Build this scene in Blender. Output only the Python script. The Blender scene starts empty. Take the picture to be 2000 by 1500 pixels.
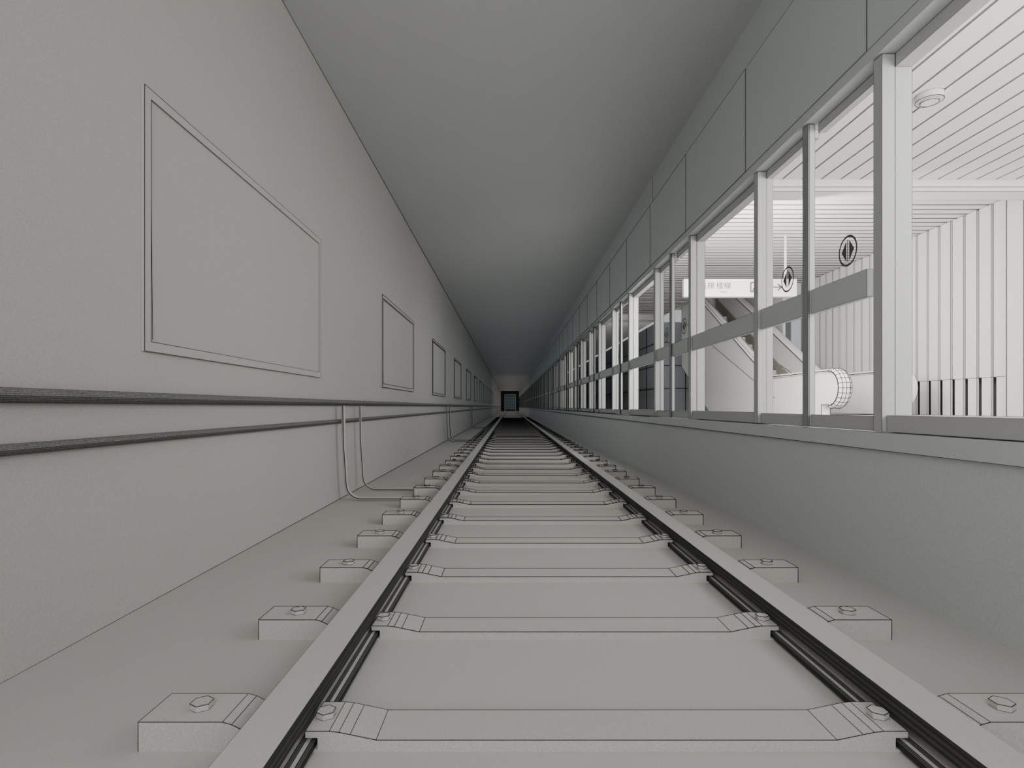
import bpy, bmesh, math, random
from mathutils import Vector, Matrix
random.seed(3)
SC = bpy.context.scene
COL = SC.collection
F = 1100.0
CAMZ = 0.832
XL, XR, ZC = -1.527, 1.70, 3.56
CX = 0.234            # track centre
YEND = 100.0
PF = 0.717            # platform floor
PZ = 3.23             # platform ceiling

# ---------------------------------------------------------------- materials
def clay(name, col, grain=0.2, rough=0.85, scale=420.0):
    m = bpy.data.materials.new(name); m.use_nodes = True
    nt = m.node_tree; b = nt.nodes['Principled BSDF']
    b.inputs['Roughness'].default_value = rough
    b.inputs['Specular IOR Level'].default_value = 0.15
    tc = nt.nodes.new('ShaderNodeTexCoord')
    nz = nt.nodes.new('ShaderNodeTexNoise'); nz.inputs['Scale'].default_value = scale
    nz.inputs['Detail'].default_value = 3.0
    mx = nt.nodes.new('ShaderNodeMix'); mx.data_type = 'RGBA'
    a = [max(0, c*(1-grain*2)) for c in col]; c2 = [min(1, c*(1+grain*2)) for c in col]
    mx.inputs[6].default_value = (*a, 1); mx.inputs[7].default_value = (*c2, 1)
    nt.links.new(tc.outputs['Object'], nz.inputs['Vector'])
    nt.links.new(nz.outputs['Fac'], mx.inputs[0])
    nt.links.new(mx.outputs[2], b.inputs['Base Color'])
    return m
M = dict(
    wall=clay('wall_clay', (.56, .548, .525)),
    floor=clay('floor_clay', (.58, .567, .542)),
    ceil=clay('ceiling_clay', (.515, .525, .52)),
    conc=clay('sleeper_clay', (.58, .567, .542)),
    ink=clay('ink_line', (.018, .018, .018), 0.0),
    dark=clay('dark_rubber', (.04, .04, .04), 0.25),
    dark2=clay('mid_dark_rubber', (.14, .14, .138), 0.3),
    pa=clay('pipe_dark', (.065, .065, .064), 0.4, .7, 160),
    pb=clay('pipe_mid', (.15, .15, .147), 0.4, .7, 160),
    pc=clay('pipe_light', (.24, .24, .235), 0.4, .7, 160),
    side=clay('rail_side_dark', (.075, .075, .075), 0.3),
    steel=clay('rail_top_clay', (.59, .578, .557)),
    fascia=clay('fascia_clay', (.55, .578, .578)),
    low=clay('low_wall_clay', (.59, .61, .605)),
    frame=clay('door_frame_clay', (.48, .485, .475), .05),
    framed=clay('door_edge_shade', (.30, .32, .32), .05),  # darker copy of the frame colour for its shaded track face
    bar=clay('push_bar_clay', (.56, .58, .58), .05),
    mark=clay('sign_ink', (.10, .10, .10), .0),
    white=clay('platform_white', (.83, .82, .805), 0.03),
    white2=clay('platform_offwhite', (.70, .69, .67), 0.03),
    signw=clay('sign_board_clay', (.60, .595, .58), 0.03),
    gap=clay('slat_gap', (.38, .37, .36), 0.05),
    gapd=clay('fin_gap_shade', (.12, .117, .114), 0.05),  # dark backing colour paints the shade between the lower fins
    skirt=clay('brown_grey_skirt', (.30, .275, .25), 0.05),
    slate=clay('slate_panel', (.25, .265, .28), 0.05),
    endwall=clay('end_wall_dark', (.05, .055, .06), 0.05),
    pale=clay('pale_metal', (.62, .72, .75), 0.03),
    panel=clay('gate_panel_blue_grey', (.26, .34, .37), 0.03),
)

# ---------------------------------------------------------------- mesh builder
def lr(y): return 0.00055*min(max(y, 1.2),13)
class MB:
    def __init__(s): s.v=[]; s.f=[]; s.m=[]
    def face(s, pts, m=0):
        i=len(s.v); s.v += [Vector(p) for p in pts]; s.f.append(list(range(i,i+len(pts)))); s.m.append(m)
    def box(s, a, b, m=0, line=None, lm=1):
        x0,y0,z0=a; x1,y1,z1=b; i=len(s.v)
        s.v += [Vector(p) for p in ((x0,y0,z0),(x1,y0,z0),(x1,y1,z0),(x0,y1,z0),(x0,y0,z1),(x1,y0,z1),(x1,y1,z1),(x0,y1,z1))]
        for q in ((0,3,2,1),(4,5,6,7),(0,1,5,4),(1,2,6,5),(2,3,7,6),(3,0,4,7)):
            s.f.append([i+k for k in q]); s.m.append(m)
        if line:
            r=line*.62; d=.6*r; c=(Vector(a)+Vector(b))/2
            P=[Vector([v+(d if v<cc else -d) for v,cc in zip(p,c)]) for p in s.v[i:i+8]]
            for p,q in ((0,1),(1,2),(2,3),(3,0),(4,5),(5,6),(6,7),(7,4),(0,4),(1,5),(2,6),(3,7)): s.line(P[p],P[q],r,lm=lm)
        return s
    def prism(s, prof, fn, a0, a1, m=0):
        n=len(prof); i=len(s.v)
        s.v += [Vector(fn(p,a0)) for p in prof]+[Vector(fn(p,a1)) for p in prof]
        s.f.append([i+k for k in range(n)]); s.m.append(m)
        s.f.append([i+n+k for k in reversed(range(n))]); s.m.append(m)
        for k in range(n):
            j=(k+1)%n; s.f.append([i+k,i+n+k,i+n+j,i+j]); s.m.append(m)
        return s
    def line(s, p, q, r, r1=None, lm=1):
        p=Vector(p); q=Vector(q); r1 = r if r1 is None else r1
        d=q-p
        if d.length<1e-6: return
        d.normalize()
        a=d.cross(Vector((0,0,1)) if abs(d.z)<.9 else Vector((1,0,0))).normalized(); b=d.cross(a)
        i=len(s.v)
        for c,rr in ((p,r),(q,r1)):
            for u,w in ((1,1),(-1,1),(-1,-1),(1,-1)): s.v.append(c+a*rr*u*.8+b*rr*w*.8)
        for k in range(4):
            j=(k+1)%4; s.f.append([i+k,i+j,i+4+j,i+4+k]); s.m.append(lm)
        s.f.append([i,i+3,i+2,i+1]); s.m.append(lm); s.f.append([i+4,i+5,i+6,i+7]); s.m.append(lm)
    def longline(s, x, z, y0=1.0, y1=YEND, lm=1, k=1.0):
        ys=[y0]
        while ys[-1]*1.6<y1: ys.append(ys[-1]*1.6)
        ys.append(y1)
        for a,b in zip(ys,ys[1:]): s.line((x,a,z),(x,b,z),lr(a)*k,lr(b)*k,lm)
    def poly(s, pts, r, closed=False, lm=1):
        for a,b in zip(pts, pts[1:]+([pts[0]] if closed else [])): s.line(a,b,r,lm=lm)
    def tube(s, pts, ra, rb=None, seg=10, m=0, m2=None, up=None):
        rb = ra if rb is None else rb
        pts=[Vector(p) for p in pts]; rings=[]
        for k,p in enumerate(pts):
            d=(pts[min(k+1,len(pts)-1)]-pts[max(k-1,0)]).normalized()
            ref = Vector(up) if up else (Vector((0,0,1)) if abs(d.z)<.9 else Vector((1,0,0)))
            if up: a=ref; b=d.cross(a).normalized()
            else: a=d.cross(ref).normalized(); b=d.cross(a)
            i=len(s.v); rings.append(i)
            for t in range(seg):
                an=2*math.pi*t/seg; s.v.append(p+a*ra*math.cos(an)+b*rb*math.sin(an))
        for i,j in zip(rings,rings[1:]):
            for t in range(seg):
                u=(t+1)%seg; s.f.append([i+t,i+u,j+u,j+t])
                s.m.append(m2(t,seg) if callable(m2) else (m if (m2 is None or t%2==0) else m2))
        s.f.append([rings[0]+t for t in reversed(range(seg))]); s.m.append(m)
        s.f.append([rings[-1]+t for t in range(seg)]); s.m.append(m)
        return s
    def cyl(s, c, axis, r, h, seg=24, m=0, line=None):
        ax=Vector(axis).normalized(); c=Vector(c)
        a=ax.cross(Vector((0,0,1)) if abs(ax.z)<.9 else Vector((1,0,0))).normalized(); b=ax.cross(a)
        i=len(s.v); ring=lambda o:[c+o*ax+a*r*math.cos(2*math.pi*t/seg)+b*r*math.sin(2*math.pi*t/seg) for t in range(seg)]
        lo,hi=ring(0),ring(h); s.v+=lo+hi
        s.f.append([i+t for t in range(seg)]); s.m.append(m); s.f.append([i+seg+t for t in range(seg)]); s.m.append(m)
        for t in range(seg):
            u=(t+1)%seg; s.f.append([i+t,i+u,i+seg+u,i+seg+t]); s.m.append(m)
        if line: s.poly([Vector(p) for p in lo],line,True); s.poly([Vector(p) for p in hi],line,True)
        return s
    def build(s, name, mats, parent=None, origin=None):
        o3 = WO[parent.name] if parent else Vector(origin or (0,0,0))
        me=bpy.data.meshes.new(name); me.from_pydata([tuple(p-o3) for p in s.v],[],s.f)
        for m in mats: me.materials.append(M[m])
        me.polygons.foreach_set('material_index', [min(k,len(mats)-1) for k in s.m])
        bm=bmesh.new(); bm.from_mesh(me); bmesh.ops.recalc_face_normals(bm,faces=bm.faces); bm.to_mesh(me); bm.free()
        ob=bpy.data.objects.new(name,me); COL.objects.link(ob); WO[ob.name]=o3
        if parent: ob.parent=parent
        else: ob.location=o3
        return ob
WO={}
def tag(o,label,cat,group=None,kind=None):
    o['label']=label; o['category']=cat
    if group: o['group']=group
    if kind: o['kind']=kind
    return o
def thing(name,loc,label,cat,group=None):
    o=bpy.data.objects.new(name,None); COL.objects.link(o); o.location=loc; o.empty_display_size=.1
    WO[o.name]=Vector(loc); return tag(o,label,cat,group)
def struct(mb,name,mats,label,cat,origin=None):
    return tag(mb.build(name,mats,None,origin),label,cat,None,'structure')
ONES='first second third fourth fifth sixth seventh eighth ninth tenth eleventh twelfth thirteenth fourteenth fifteenth sixteenth seventeenth eighteenth nineteenth'.split()
TENS={2:('twentieth','twenty'),3:('thirtieth','thirty'),4:('fortieth','forty')}
def ordw(n):
    if n<20: return ONES[n-1]
    t,u=divmod(n,10); return TENS[t][0] if u==0 else TENS[t][1]+'-'+ONES[u-1]

# ---------------------------------------------------------------- tunnel shell
b=MB(); b.box((XL-.2,-1.2,-.2),(XR+.3,YEND,0)); struct(b,'floor',['floor','ink'],'plain grey trackbed floor running along the tunnel under the rails','floor')
b=MB(); b.box((XL-.2,-1.2,0),(XL,YEND,ZC)); b.longline(XL-.001,0.0,k=1.6); b.longline(XL-.001,ZC,k=1.7)
struct(b,'wall_left',['wall','ink'],'plain grey tunnel wall on the left carrying blank framed panels','wall')
b=MB(); b.box((XL-.2,-1.2,ZC),(XR+.3,YEND,ZC+.2)); struct(b,'ceiling',['ceil'],'plain grey tunnel ceiling above the track','ceiling')
b=MB(); b.box((XR+.02,-1.2,0),(XR+.12,YEND,.629)); struct(b,'wall_right',['low'],'plain grey platform wall below the screen doors','wall')
b=MB(); b.box((XR,-1.2,.629),(XR+.14,YEND,PF-.005)); b.longline(XR,.631,1.2); b.longline(XR+.003,PF-.008,1.2)
struct(b,'trim_1',['low','ink'],'continuous pale ledge under the platform screen doors','ledge')
b=MB(); b.box((XR,-1.2,2.507),(XR+.14,YEND,ZC)); b.line((XR,6.68,3.245),(XR,6.68,ZC),lr(5))
struct(b,'wall_right_upper',['fascia','ink'],'upper wall over the fascia panels along the right side','wall')
b=MB(); b.box((XR-.015,-1.2,2.445),(XR+.14,YEND,2.5025)); b.longline(XR-.013,2.448,1.2,k=.7); b.longline(XR+.137,2.448,1.2,k=.7)
struct(b,'trim_2',['bar','ink'],'continuous door header rail under the grey fascia panels','rail')
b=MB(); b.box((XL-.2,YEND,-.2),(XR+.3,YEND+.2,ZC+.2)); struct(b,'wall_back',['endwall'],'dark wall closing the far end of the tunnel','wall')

# far end gate
g=thing('tunnel_gate',(CX-.1,YEND-.12,0),'pale barred gate closing the dark far end of the tunnel','gate')
b=MB()
for x in (-.95,.95): b.box((CX-.1+x-.07,YEND-.16,0),(CX-.1+x+.07,YEND-.04,3.0))
b.box((CX-1.0,YEND-.16,2.9),(CX+.8,YEND-.04,3.04)); b.build('gate_frame',['pale'],g)
b=MB()
for k in range(1,5): b.box((CX-1.05+k*.38-.03,YEND-.13,0.05),(CX-1.05+k*.38+.03,YEND-.07,2.9))
for k in range(1,6): b.box((CX-1.0,YEND-.13,k*.48-.03),(CX+.8,YEND-.07,k*.48+.03))
b.build('gate_bars',['pale'],g)
b=MB(); b.box((CX-.95,YEND-.06,.35),(CX+.75,YEND-.02,2.85)); b.build('gate_panel',['panel'],g)

# ---------------------------------------------------------------- rails
RT=.787
def rail(side):
    t=CX+side*RT
    lab = 'left running rail with pale top and dark sides' if side<0 else 'right running rail with pale top and dark sides'
    r=thing('rail',(t,.3,.007),lab,'rail','running rails')
    y0,y1=.3,YEND-.3
    fn=lambda p,a:(t+p[0],a,p[1])
    hw=.060
    prof=[(-hw,.058),(-hw,.066),(-hw,.074),(-hw,.082),(-hw,.090),(-hw,.097),(-hw+.005,.102),(hw-.005,.102),(hw,.097),(hw,.090),(hw,.082),(hw,.074),(hw,.066),(hw,.058),(.02,.052),(-.02,.052)]
    b=MB(); b.prism(prof,fn,y0,y1); n=len(prof)
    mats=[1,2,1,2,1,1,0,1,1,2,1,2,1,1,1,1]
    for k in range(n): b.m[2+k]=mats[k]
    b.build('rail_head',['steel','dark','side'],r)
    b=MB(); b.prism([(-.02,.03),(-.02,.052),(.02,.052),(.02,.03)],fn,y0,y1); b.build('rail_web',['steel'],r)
    xs=[-.083,-.081,-.079,-.077,-.075,-.072,-.062,-.060,-.058,-.056,-.054,-.051,-.02]
    sq=[1,2,1,2,1,0,1,2,1,2,1,0]
    top=[(x,.02+.01*(i/12)) for i,x in enumerate(xs)]
    prof=[(-.083,.007)]+top+[(-x,z) for x,z in reversed(top)]+[(.083,.007)]
    b=MB(); b.prism(prof,fn,y0,y1); n=len(prof)
    seq=[1]+sq+[1]+sq[::-1]+[1,1]
    for k in range(n): b.m[2+k]=seq[k]
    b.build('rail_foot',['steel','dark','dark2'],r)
rail(-1); rail(1)

# ---------------------------------------------------------------- sleepers
half=[(-1.128,.072),(-.925,.072),(-.903,.066),(-.881,.055),(-.874,.055),(-.874,.006),(-.696,.006),(-.696,.034),(-.7255,.034),(-.7255,.050),(-.668,.050),(-.645,.0475),(-.618,.042),(-.555,.029)]
top=half+[(-x,z) for x,z in reversed(half)]
SP,Y1=.651,1.356; NS=150; SD=.135
for k in range(NS):
    y=Y1+SP*k
    if k<45: lab = 'concrete sleeper nearest to the camera, with raised bolted ends' if k==0 else f'{ordw(k+1)} concrete sleeper from the camera, across both rails'
    else: lab='far-off concrete sleeper, a thin line across the rails deep in the tunnel'
    fn=lambda p,a:(CX+p[0],a,p[1])
    body=MB(); body.prism([(-1.128,0)]+top+[(1.128,0)],fn,y,y+SD)
    if k<60:
        r=lr(y)*1.1
        for yy in ((y,y+SD)):
            for i,(p,q) in enumerate(zip(top,top[1:])):
                if min(p[1],q[1])<.04 and abs(p[0])>.66: continue
                body.line(fn(p,yy),fn(q,yy),r)
            for sx in (-1.128,1.128): body.line(fn((sx,0),yy),fn((sx,.072),yy),r)
        if k<25:
            for p in top:
                if not (p[1]<.04 and abs(p[0])>.66) and abs(abs(p[0])-.874)>.001: body.line(fn(p,y),fn(p,y+SD),r)
    if k<25:
        s=thing('sleeper',(CX,y+SD/2,0),lab,'sleeper','sleepers along the track')
        body.build('sleeper_body',['conc','ink'],s)
        for t,z in ((-1.011,.072),(-.697,.050),(.697,.050),(1.011,.072)):
            q=MB(); q.cyl((CX+t,y+SD*.5,z),(0,0,1),.027 if abs(t)>.8 else .024,.015,6,0,lr(y)*1.1); q.build('bolt',['conc','ink'],s)
    else:
        tag(body.build('sleeper',['conc','ink'],None,(CX,y+SD/2,0)),lab,'sleeper','sleepers along the track')

# ---------------------------------------------------------------- wall panels on the left
NPOS=22
for k in range(NPOS):
    y0=2.333+4.37*k; y1=y0+2.18; z0,z1=1.063,2.168; fx=XL+.016; w=.042; xw=XL+.001
    if y1>98: break
    lab=('large blank framed panel on the left wall, nearest to the camera' if k==0 else
         f'{ordw(k+1)} blank framed panel along the left wall' if k<9 else 'tiny distant blank framed panel far along the left wall')
    t=thing('wall_panel',(XL,(y0+y1)/2,z0),lab,'panel','framed panels on the left wall')
    r=lr(y0)
    b=MB()
    b.box((xw,y0,z0),(fx,y1,z0+w)); b.box((xw,y0,z1-w),(fx,y1,z1)); b.box((xw,y0,z0+w),(fx,y0+w,z1-w)); b.box((xw,y1-w,z0+w),(fx,y1,z1-w))
    if k<12:
        for d in (0,w):
            b.poly([(fx,y0+d,z0+d),(fx,y1-d,z0+d),(fx,y1-d,z1-d),(fx,y0+d,z1-d)],r,True)
        b.poly([(fx,y0+w+.01,z0+w+.01),(fx-.01,y0+w+.01,z1-w-.01),(fx-.01,y1-w-.01,z1-w-.01)],r*.8)
    b.build('panel_frame',['wall','ink'],t)
    b=MB(); b.box((xw,y0+w,z0+w),(XL+.007,y1-w,z1-w)); b.build('panel_face',['wall'],t)

# ---------------------------------------------------------------- pipes and cables on the left
def pipe(z,r,lab,n):
    b=MB()
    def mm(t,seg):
        low = t<seg*.42  # underside facets get darker colours, shading painted onto the pipe
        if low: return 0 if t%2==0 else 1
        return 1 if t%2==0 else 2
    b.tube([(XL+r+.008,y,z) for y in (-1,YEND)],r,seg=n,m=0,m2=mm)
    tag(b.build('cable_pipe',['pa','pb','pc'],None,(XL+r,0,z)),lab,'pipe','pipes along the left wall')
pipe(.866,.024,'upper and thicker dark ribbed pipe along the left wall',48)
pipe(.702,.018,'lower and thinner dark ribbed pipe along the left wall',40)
cn=['nearest the camera','just beyond the nearest','nearer of the second pair','farther of the second pair','nearer of the distant third pair','farther of the distant third pair']
for k,(y,r) in enumerate(((4.94,.017),(5.52,.011),(13.1,.015),(13.7,.015),(21.3,.015),(21.9,.015))):
    xw=XL+r+.06
    pts=[(xw,y-.03,.84),(xw,y-.01,.5),(xw+.012,y+.02,.2)]
    for a in range(0,7):
        an=math.pi/2*a/6; R=.13
        pts.append((xw+.012+R-R*math.cos(an),y+.03,r+.001+R-R*math.sin(an)))
    pts.append((CX-.878,y+.03,r+.001))
    b=MB(); b.tube(pts,r,seg=10,m=0)
    for s_ in (-1,1): b.poly([Vector(p)+Vector((.002,s_*r*.97,.002)) for p in pts],.0036 if k<2 else .007)
    tag(b.build('wall_cable',['wall','ink'],None,(xw,y,0)),'thin cable from pipe to trackbed, '+cn[k],'cable','cables dropping from the pipes')

# ---------------------------------------------------------------- fascia panels
for k in range(-1,72):
    y0=2.65+1.36*k; y1=y0+1.36-.006
    if y1>98.5: break
    n=k+2
    lab=(f'{ordw(n)} grey fascia panel from the camera above the screen doors' if n<26 else 'small distant fascia panel above the far screen doors')
    b=MB(); r=lr(max(y0,1.3)); fx=XR-.02
    b.box((fx,y0,2.503),(XR-.001,y1,3.235))
    b.poly([(fx,y0,2.503),(fx,y1,2.503),(fx,y1,3.235),(fx,y0,3.235)],r*.7,True)
    tag(b.build('fascia_panel',['fascia','ink'],None,(fx,y0,2.503)),lab,'panel','fascia panels above the screen doors')

# ---------------------------------------------------------------- platform screen doors
P=2.72; B0=2.57; ZT=2.442
def lab4(k,a,far): return a.format(ordw(k+1)) if k<14 else far
def door_sign(parent,x,yc,zc,R,k):
    b=MB(); n=36
    for q in range(n):
        a0=2*math.pi*q/n; a1=2*math.pi*(q+1)/n
        c=lambda a,r:(x,yc+r*math.cos(a),zc+r*math.sin(a))
        b.face([c(a0,R),c(a1,R),c(a1,R*.86),c(a0,R*.86)])
    for sg in (-1,1):
        b.face([(x,yc+sg*R*.68,zc),(x,yc+sg*R*.15,zc+R*.68),(x,yc+sg*R*.15,zc-R*.68)])
    b.face([(x,yc-R*.05,zc-R*.70),(x,yc+R*.05,zc-R*.70),(x,yc+R*.05,zc+R*.70),(x,yc-R*.05,zc+R*.70)])
    o=b.build('door_sign',['mark'],parent); o['label']='round dark sign with two outward arrows'
FB=['frame','ink']
for k in range(-1,35):
    b0=B0+P*k; r=lr(max(b0,1.5))
    if k>=0:
        t=thing('door_post',(XR+.03,b0,PF),lab4(k,'wide post before the {} door pair from the camera','distant wide door post far down the platform edge'),'post','wide posts between door sections')
        MB().box((XR,b0,PF),(XR+.06,b0+.06,2.442),0,r).build('post_cover',FB,t)
        MB().box((XR+.06,b0,PF),(XR+.138,b0+.05,ZT),0,r).build('jamb',FB,t)
        # nearer leaf
        ya,yb=b0+.064,b0+.70
        t=thing('door_leaf',(XR+.05,(ya+yb)/2,PF),lab4(k,'nearer leaf of the {} door pair from the camera','distant nearer door leaf far down the platform edge'),'door leaf','nearer leaves of the door pairs')
        MB().box((XR+.02,ya,PF),(XR+.055,yb-.06,PF+.07),0,r).build('bottom_rail',FB,t)
        MB().box((XR+.06,ya,ZT-.05),(XR+.10,yb-.06,ZT),0,r).build('top_rail',FB,t)
        MB().box((XR+.01,yb-.06,PF),(XR+.042,yb,ZT),0,r).build('stile',FB,t)
        MB().box((XR+.002,yb-.06,PF),(XR+.0095,yb,ZT),0,r).build('shaded_edge',['framed','ink'],t)  # thin dark slab painting the shade on the stile's track face
        MB().box((XR+.02,b0+.14,1.36),(XR+.05,yb-.06,1.495),0,r).build('push_bar',['bar','ink'],t)
        if k<8: door_sign(t,XR+.045,b0+.335,1.635,.080,k)
        # farther leaf
        ya,yb=b0+.705,b0+1.281
        t=thing('door_leaf',(XR+.05,(ya+yb)/2,PF),lab4(k,'farther leaf of the {} door pair from the camera','distant farther door leaf far down the platform edge'),'door leaf','farther leaves of the door pairs')
        MB().box((XR+.02,ya,PF),(XR+.055,yb,PF+.07),0,r).build('bottom_rail',FB,t)
        MB().box((XR+.06,ya,ZT-.05),(XR+.10,yb,ZT),0,r).build('top_rail',FB,t)
        MB().box((XR+.02,ya,1.36),(XR+.05,yb,1.495),0,r).build('push_bar',['bar','ink'],t)
        if k<8: door_sign(t,XR+.045,b0+.965,1.63,.080,k)
        t=thing('narrow_door_post',(XR+.03,b0+1.286,PF),lab4(k,'narrower post after the {} door pair from the camera','distant narrower door post far down the platform edge'),'post','narrower posts after the door pairs')
        MB().box((XR,b0+1.286,PF),(XR+.06,b0+1.346,2.442),0,r).build('post_cover',FB,t)
        MB().box((XR+.06,b0+1.286,PF),(XR+.105,b0+1.33,ZT),0,r).build('jamb',FB,t)
    ya,yb=b0+1.351,b0+P-.004
    rr=lr(max(ya,1.5))
    lab=('fixed screen section nearest the camera, without a bar, on the right edge' if k<0 else
         lab4(k,'fixed screen section with bar after the {} door pair','distant fixed screen section far down the platform edge'))
    t=thing('fixed_screen',(XR+.05,(ya+yb)/2,PF),lab,'screen','fixed screens between the door pairs')
    MB().box((XR+.02,ya,PF),(XR+.10,yb,PF+.075),0,rr).build('bottom_rail',FB,t)
    MB().box((XR+.06,ya,ZT-.06),(XR+.135,yb,ZT),0,rr).build('top_rail',FB,t)
    if k>=0: MB().box((XR+.02,ya,1.36),(XR+.05,yb,1.495),0,rr).build('push_bar',['bar','ink'],t)

# ---------------------------------------------------------------- platform hall
b=MB(); b.box((XR+.145,-2,.5),(9,YEND,PF-.001)); struct(b,'floor.001',['white2'],'pale platform floor behind the screen doors','floor')
# near ceiling: slats along the platform
b=MB(); x=XR+.16
while x<9:
    b.box((x,-2,PZ),(x+.19,5.94,PZ+.05),0)
    b.line((x,1,PZ),(x,5.94,PZ),lr(4.5)*.6); b.line((x+.19,1,PZ),(x+.19,5.94,PZ),lr(4.5)*.6); x+=.205
b.box((XR+.15,-2,PZ+.055),(9,5.94,PZ+.2),2)
struct(b,'ceiling.001',['white','ink','gap'],'white slatted platform ceiling nearest the camera, slats along the track','ceiling')
b=MB(); b.box((XR+.15,5.95,3.10),(9,6.19,PZ+.1),0,lr(6)); b.line((XR+.15,5.945,3.15),(9,5.945,3.15),lr(6)*.7)
struct(b,'trim_3',['white','ink'],'white ceiling beam where the platform slats change direction','beam')
b=MB(); y=6.22
while y<45:
    x1=5.72 if y<11.0 else 4.08
    w=.130
    b.box((XR+.16,y,PZ),(x1,y+w,PZ+.04))
    if y<16: b.line((XR+.16,y,PZ),(x1,y,PZ),lr(y)*.8)
    y+=.16
b.box((XR+.15,6.2,PZ+.05),(4.09,100,PZ+.2),2); b.box((4.09,6.2,PZ+.05),(5.72,11.1,PZ+.2),2)
struct(b,'ceiling.002',['white','ink','gap'],'white slatted ceiling over the escalator, slats across the platform','ceiling')
# fin wall
b=MB(); y=6.46
b.box((5.745,6.2,1.18),(5.95,11.1,PZ+.1),3); b.box((5.9,6.2,PF),(5.95,11.1,1.18),2)
while y<10.9:
    b.box((5.70,y,1.18),(5.745,y+.17,PZ-.002),0,lr(y)*.85); b.box((5.70,y,PF),(5.73,y+.135,1.18),0,lr(y)*.85); y+=.205
b.box((5.66,6.2,PF),(5.9,6.41,PZ-.002),0,lr(8))
struct(b,'wall_platform',['white','ink','gapd','gap'],'white wall of vertical fins behind the escalator','wall')
# shaft over the escalator
b=MB(); b.box((4.1,11.12,PZ+.05),(4.14,14.3,6)); b.box((5.4,11.12,PF),(5.45,14.3,6)); b.box((4.14,14.2,PZ+.05),(5.4,14.3,6)); b.box((4.1,11.12,6),(5.45,14.3,6.1)); b.box((4.14,11.12,PZ+.05),(5.4,11.17,6))
struct(b,'wall_shaft',['white','ink'],'white shaft walls above the escalator','wall')
# grey equipment room behind
b=MB(); b.box((4.2,16,PF),(8,YEND,PZ),0)
for z in (1.35,2.0,2.65): b.line((4.19,16,z),(4.19,50,z),.012); b.line((4.2,15.99,z),(8,15.99,z),.01)
for q in range(20): b.line((4.19,16+q*1.2,PF),(4.19,16+q*1.2,PZ),.012)
for q in range(4): b.line((4.2+q*.8,15.99,PF),(4.2+q*.8,15.99,PZ),.01)
struct(b,'wall_room',['slate','ink'],'dark grey panelled room wall beyond the escalator','wall')

# escalator
E=thing('escalator',(4.77,7.2,PF),'white escalator rising away behind the screen doors, rounded ends toward camera','escalator')
zt,zb,yn,yk=1.282,.86,7.2,9.16; rad=(zt-zb)/2; tan=.577
ztop=zt+(13.8-yk)*tan
arc=[(yn+rad-rad*math.cos(a),zb+rad+rad*math.sin(a)) for a in [math.pi/2-math.pi*q/12 for q in range(13)]]  # top -> front -> bottom
bal=arc+[(yn+.42,zb),(yn+.42,PF),(11.9,PF),(13.8,PF+1.9*tan),(13.8,ztop),(yk,zt)]
fx=lambda p,a:(a,p[0],p[1])
for x0 in (4.22,5.06):
    b=MB(); b.prism(bal,fx,x0,x0+.12)
    for xx in (x0,x0+.12): b.poly([fx(p,xx) for p in bal],lr(9)*.8,True)
    b.line(fx((yk-.2,PF+.25),x0-.002),fx((13.8,ztop-1.0),x0-.002),lr(10)*.7)
    b.build('balustrade',['white','ink'],E)
    path=[(13.8,ztop+.02),(11.5,zt+(11.5-yk)*tan+.02),(yk+.15,zt+.1),(yk-.15,zt+.025),(8.3,zt+.02)]+[(yn+rad-(rad+.02)*math.cos(a),zb+rad+(rad+.02)*math.sin(a)) for a in [math.pi/2-math.pi*q/12 for q in range(13)]]
    path=[Vector((x0+.06,p[0],p[1])) for p in path]
    h=MB(); h.tube(path,.085,.035,seg=14,up=(1,0,0))
    if x0<5:
        for p in path[4:]:
            c=Vector((x0+.06,yn+rad,zb+rad)); d=(p-c).normalized()
            h.poly([p+Vector((.086*math.cos(t),0,0))+d*.036*math.sin(t) for t in [2*math.pi*q/14 for q in range(14)]],.004,True)
    for s_ in ((-.086,-.05,0,.05,.086) if x0<5 else (-.086,.086)): h.poly([p+Vector((s_,0,0))+((p-Vector((x0+.06,yn+rad,zb+rad))).normalized()*.035 if abs(s_)<.08 and i>3 else Vector((0,0,.035 if abs(s_)<.08 else 0))) for i,p in enumerate(path)],.003 if abs(s_)<.08 else .006,False)
    h.build('handrail',['white','ink'],E)
ys=9.59; z=PF+.005; st=[(7.7,PF+.005),(ys,PF+.005)]
for q in range(11): st+=[(ys+q*.3464,z+.2*(q+1)),(ys+(q+1)*.3464,z+.2*(q+1))]
low=[(st[-1][0],st[-1][1]-.55),(ys+.9,PF+.002),(7.7,PF+.002)]
b=MB(); b.prism(st+low,fx,4.34,5.06); b.poly([fx(p,5.055) for p in st],lr(11)*1.2)
for p in st: b.line(fx(p,4.34),fx(p,5.06),lr(11)*.8)
b.build('steps',['white2','ink'],E)
b=MB(); b.prism([(9.4,PF+.02),(9.75,PF+.45),(13.75,PF+.45+4.0*tan),(13.75,PF+.02+4.35*tan)],fx,5.03,5.058)
b.build('skirting',['skirt'],E)

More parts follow.
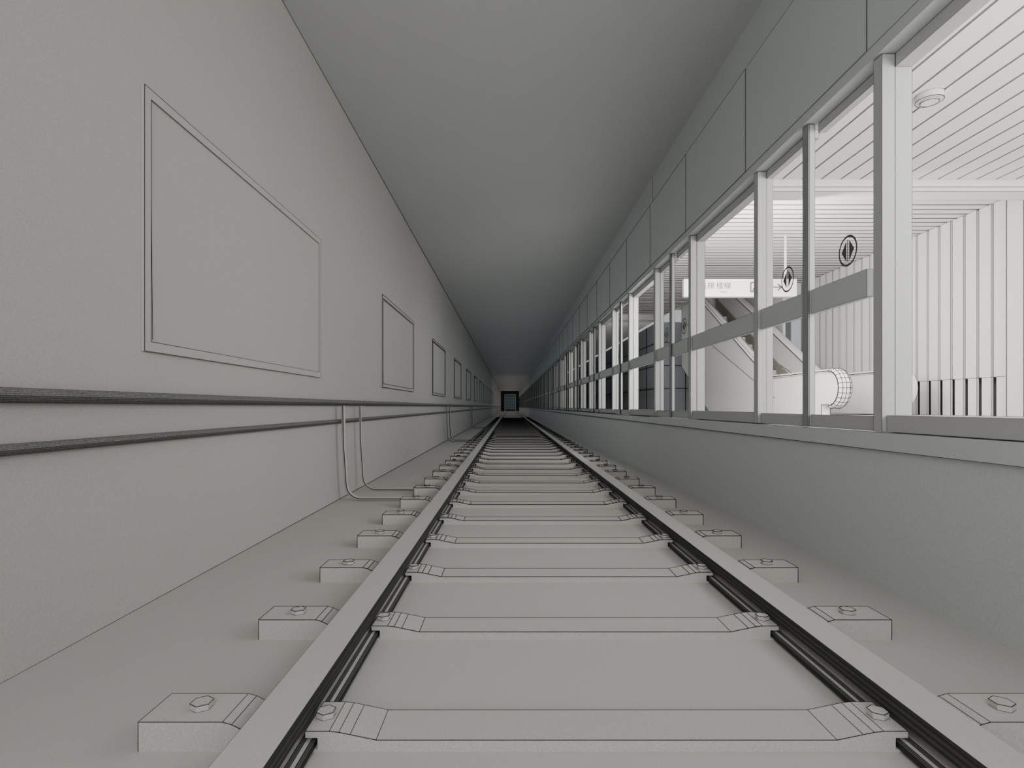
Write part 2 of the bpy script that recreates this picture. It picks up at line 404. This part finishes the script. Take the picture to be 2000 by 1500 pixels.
# hanging sign
def text_mesh(name,s,size,loc,parent,mat='mark'):
    cu=bpy.data.curves.new('tmp','FONT'); cu.body=s; cu.size=size; cu.align_x='CENTER'; cu.align_y='CENTER'
    ob=bpy.data.objects.new('tmp',cu); COL.objects.link(ob)
    dg=bpy.context.evaluated_depsgraph_get(); me=bpy.data.meshes.new_from_object(ob.evaluated_get(dg))
    bpy.data.objects.remove(ob); me.name=name
    me.materials.clear(); me.materials.append(M[mat])
    o=bpy.data.objects.new(name,me); COL.objects.link(o); o.parent=parent
    o.location=Vector(loc)-WO[parent.name]; o.rotation_euler=(math.pi/2,0,0); return o
SY=7.85
px=lambda x:(x-995)*SY/F
pz=lambda y:CAMZ+(794-y)*SY/F
S=thing('hanging_sign',(3.2,SY,pz(580)),'white hanging direction sign with stair lettering and arrow','sign')
MB().box((px(1335),SY,pz(580)),(px(1557),SY+.06,pz(544)),0,lr(SY)).build('sign_board',['signw','ink'],S)
for xx in (1536,1350):
    MB().cyl((px(xx),SY+.03,pz(544)),(0,0,1),.016,PZ-pz(544),10).build('hanger_rod',['white2'],S)
text_mesh('sign_text','扶梯',.105,(px(1381),SY-.006,pz(559)),S)
text_mesh('sign_text','楼梯',.105,(px(1413),SY-.006,pz(559)),S)
text_mesh('sign_text','Stairs',.045,(px(1413),SY-.006,pz(570)),S)
b=MB(); sy=SY-.006
b.poly([(px(1466),sy,pz(552)),(px(1484),sy,pz(552)),(px(1484),sy,pz(570)),(px(1466),sy,pz(570))],.009,True,0)
q=[(1469,567),(1472,567),(1472,563),(1475,563),(1475,559),(1478,559),(1478,555),(1481,555)]
b.poly([(px(u),sy,pz(v)) for u,v in q],.008,False,0)
b.build('stair_pictogram',['mark'],S)
b=MB()
b.line((px(1504),sy,pz(561)),(px(1526),sy,pz(561)),.009,lm=0); b.poly([(px(1519),sy,pz(555)),(px(1526),sy,pz(561)),(px(1519),sy,pz(567))],.009,False,0)
b.build('arrow_mark',['mark'],S)

# ceiling lamp
D=thing('ceiling_lamp',(3.23,4.33,PZ),'small round white fitting on the slatted platform ceiling','ceiling lamp')
MB().cyl((3.23,4.33,PZ),(0,0,-1),.092,.05,32,0,lr(4)).build('lamp_body',['white2','ink'],D)
MB().cyl((3.23,4.33,PZ-.05),(0,0,-1),.06,.012,32,0,lr(4)).build('lamp_lens',['white','ink'],D)

# ---------------------------------------------------------------- lights, world, camera
def area(name,loc,direction,sx,sy,power,col=(1,1,1)):
    l=bpy.data.lights.new(name,'AREA'); l.shape='RECTANGLE'; l.size=sx; l.size_y=sy; l.energy=power; l.color=col
    o=bpy.data.objects.new(name,l); COL.objects.link(o); o.location=loc
    o.rotation_euler=Vector(direction).to_track_quat('-Z','Y').to_euler(); return o
area('tunnel_fill',(.05,-.9,1.9),(0,1,-.1),2.8,2.6,45,(1,.98,.95))  # unseen fill panel added behind the camera
area('platform_fill',(4.6,1.2,1.9),(0,1,.12),4.5,1.6,240,(1,.98,.955))  # added hall fill, turned away from the camera so it stays unseen
area('escalator_fill',(2.7,6.35,2.2),(0.5,1,-.05),1.6,1.4,125,(1,.98,.955))  # unseen fill added to brighten the escalator and fins
area('corridor_fill',(2.9,14.5,2.2),(0,1,-.05),1.6,1.4,15,(1,.98,.955))  # unseen fill added to lift the deep platform interior
y=4.6
while y<98:
    l=bpy.data.lights.new('tunnel_fill_point','POINT'); l.shadow_soft_size=0  # sizeless fill points added to brighten the tunnel depth, no visible fittings
    l.color=(.88,.97,1) if y<50 else (1,.98,.95)
    l.energy=5.8*min(1,(y-3)/7)*math.exp(-max(0,y-8)/80)
    if y>50: l.energy=5.5
    if y>93: l.energy=11
    o=bpy.data.objects.new('tunnel_fill_point',l); COL.objects.link(o); o.location=(.15,y,1.55); y+=2
w=bpy.data.worlds.new('World'); SC.world=w; w.use_nodes=True
w.node_tree.nodes['Background'].inputs[0].default_value=(.94,.98,1,1); w.node_tree.nodes['Background'].inputs[1].default_value=.5
cam=bpy.data.cameras.new('Camera'); co=bpy.data.objects.new('Camera',cam); COL.objects.link(co)
co.location=(0,0,CAMZ); co.rotation_euler=(math.pi/2,0,0)
ZM=1.0; cxp,cyp=1000,750
cam.sensor_width=36; cam.lens=36*F/2000*ZM; cam.shift_x=(cxp-995)/2000*ZM; cam.shift_y=(794-cyp)/2000*ZM; cam.clip_start=.05; cam.clip_end=500
SC.camera=co
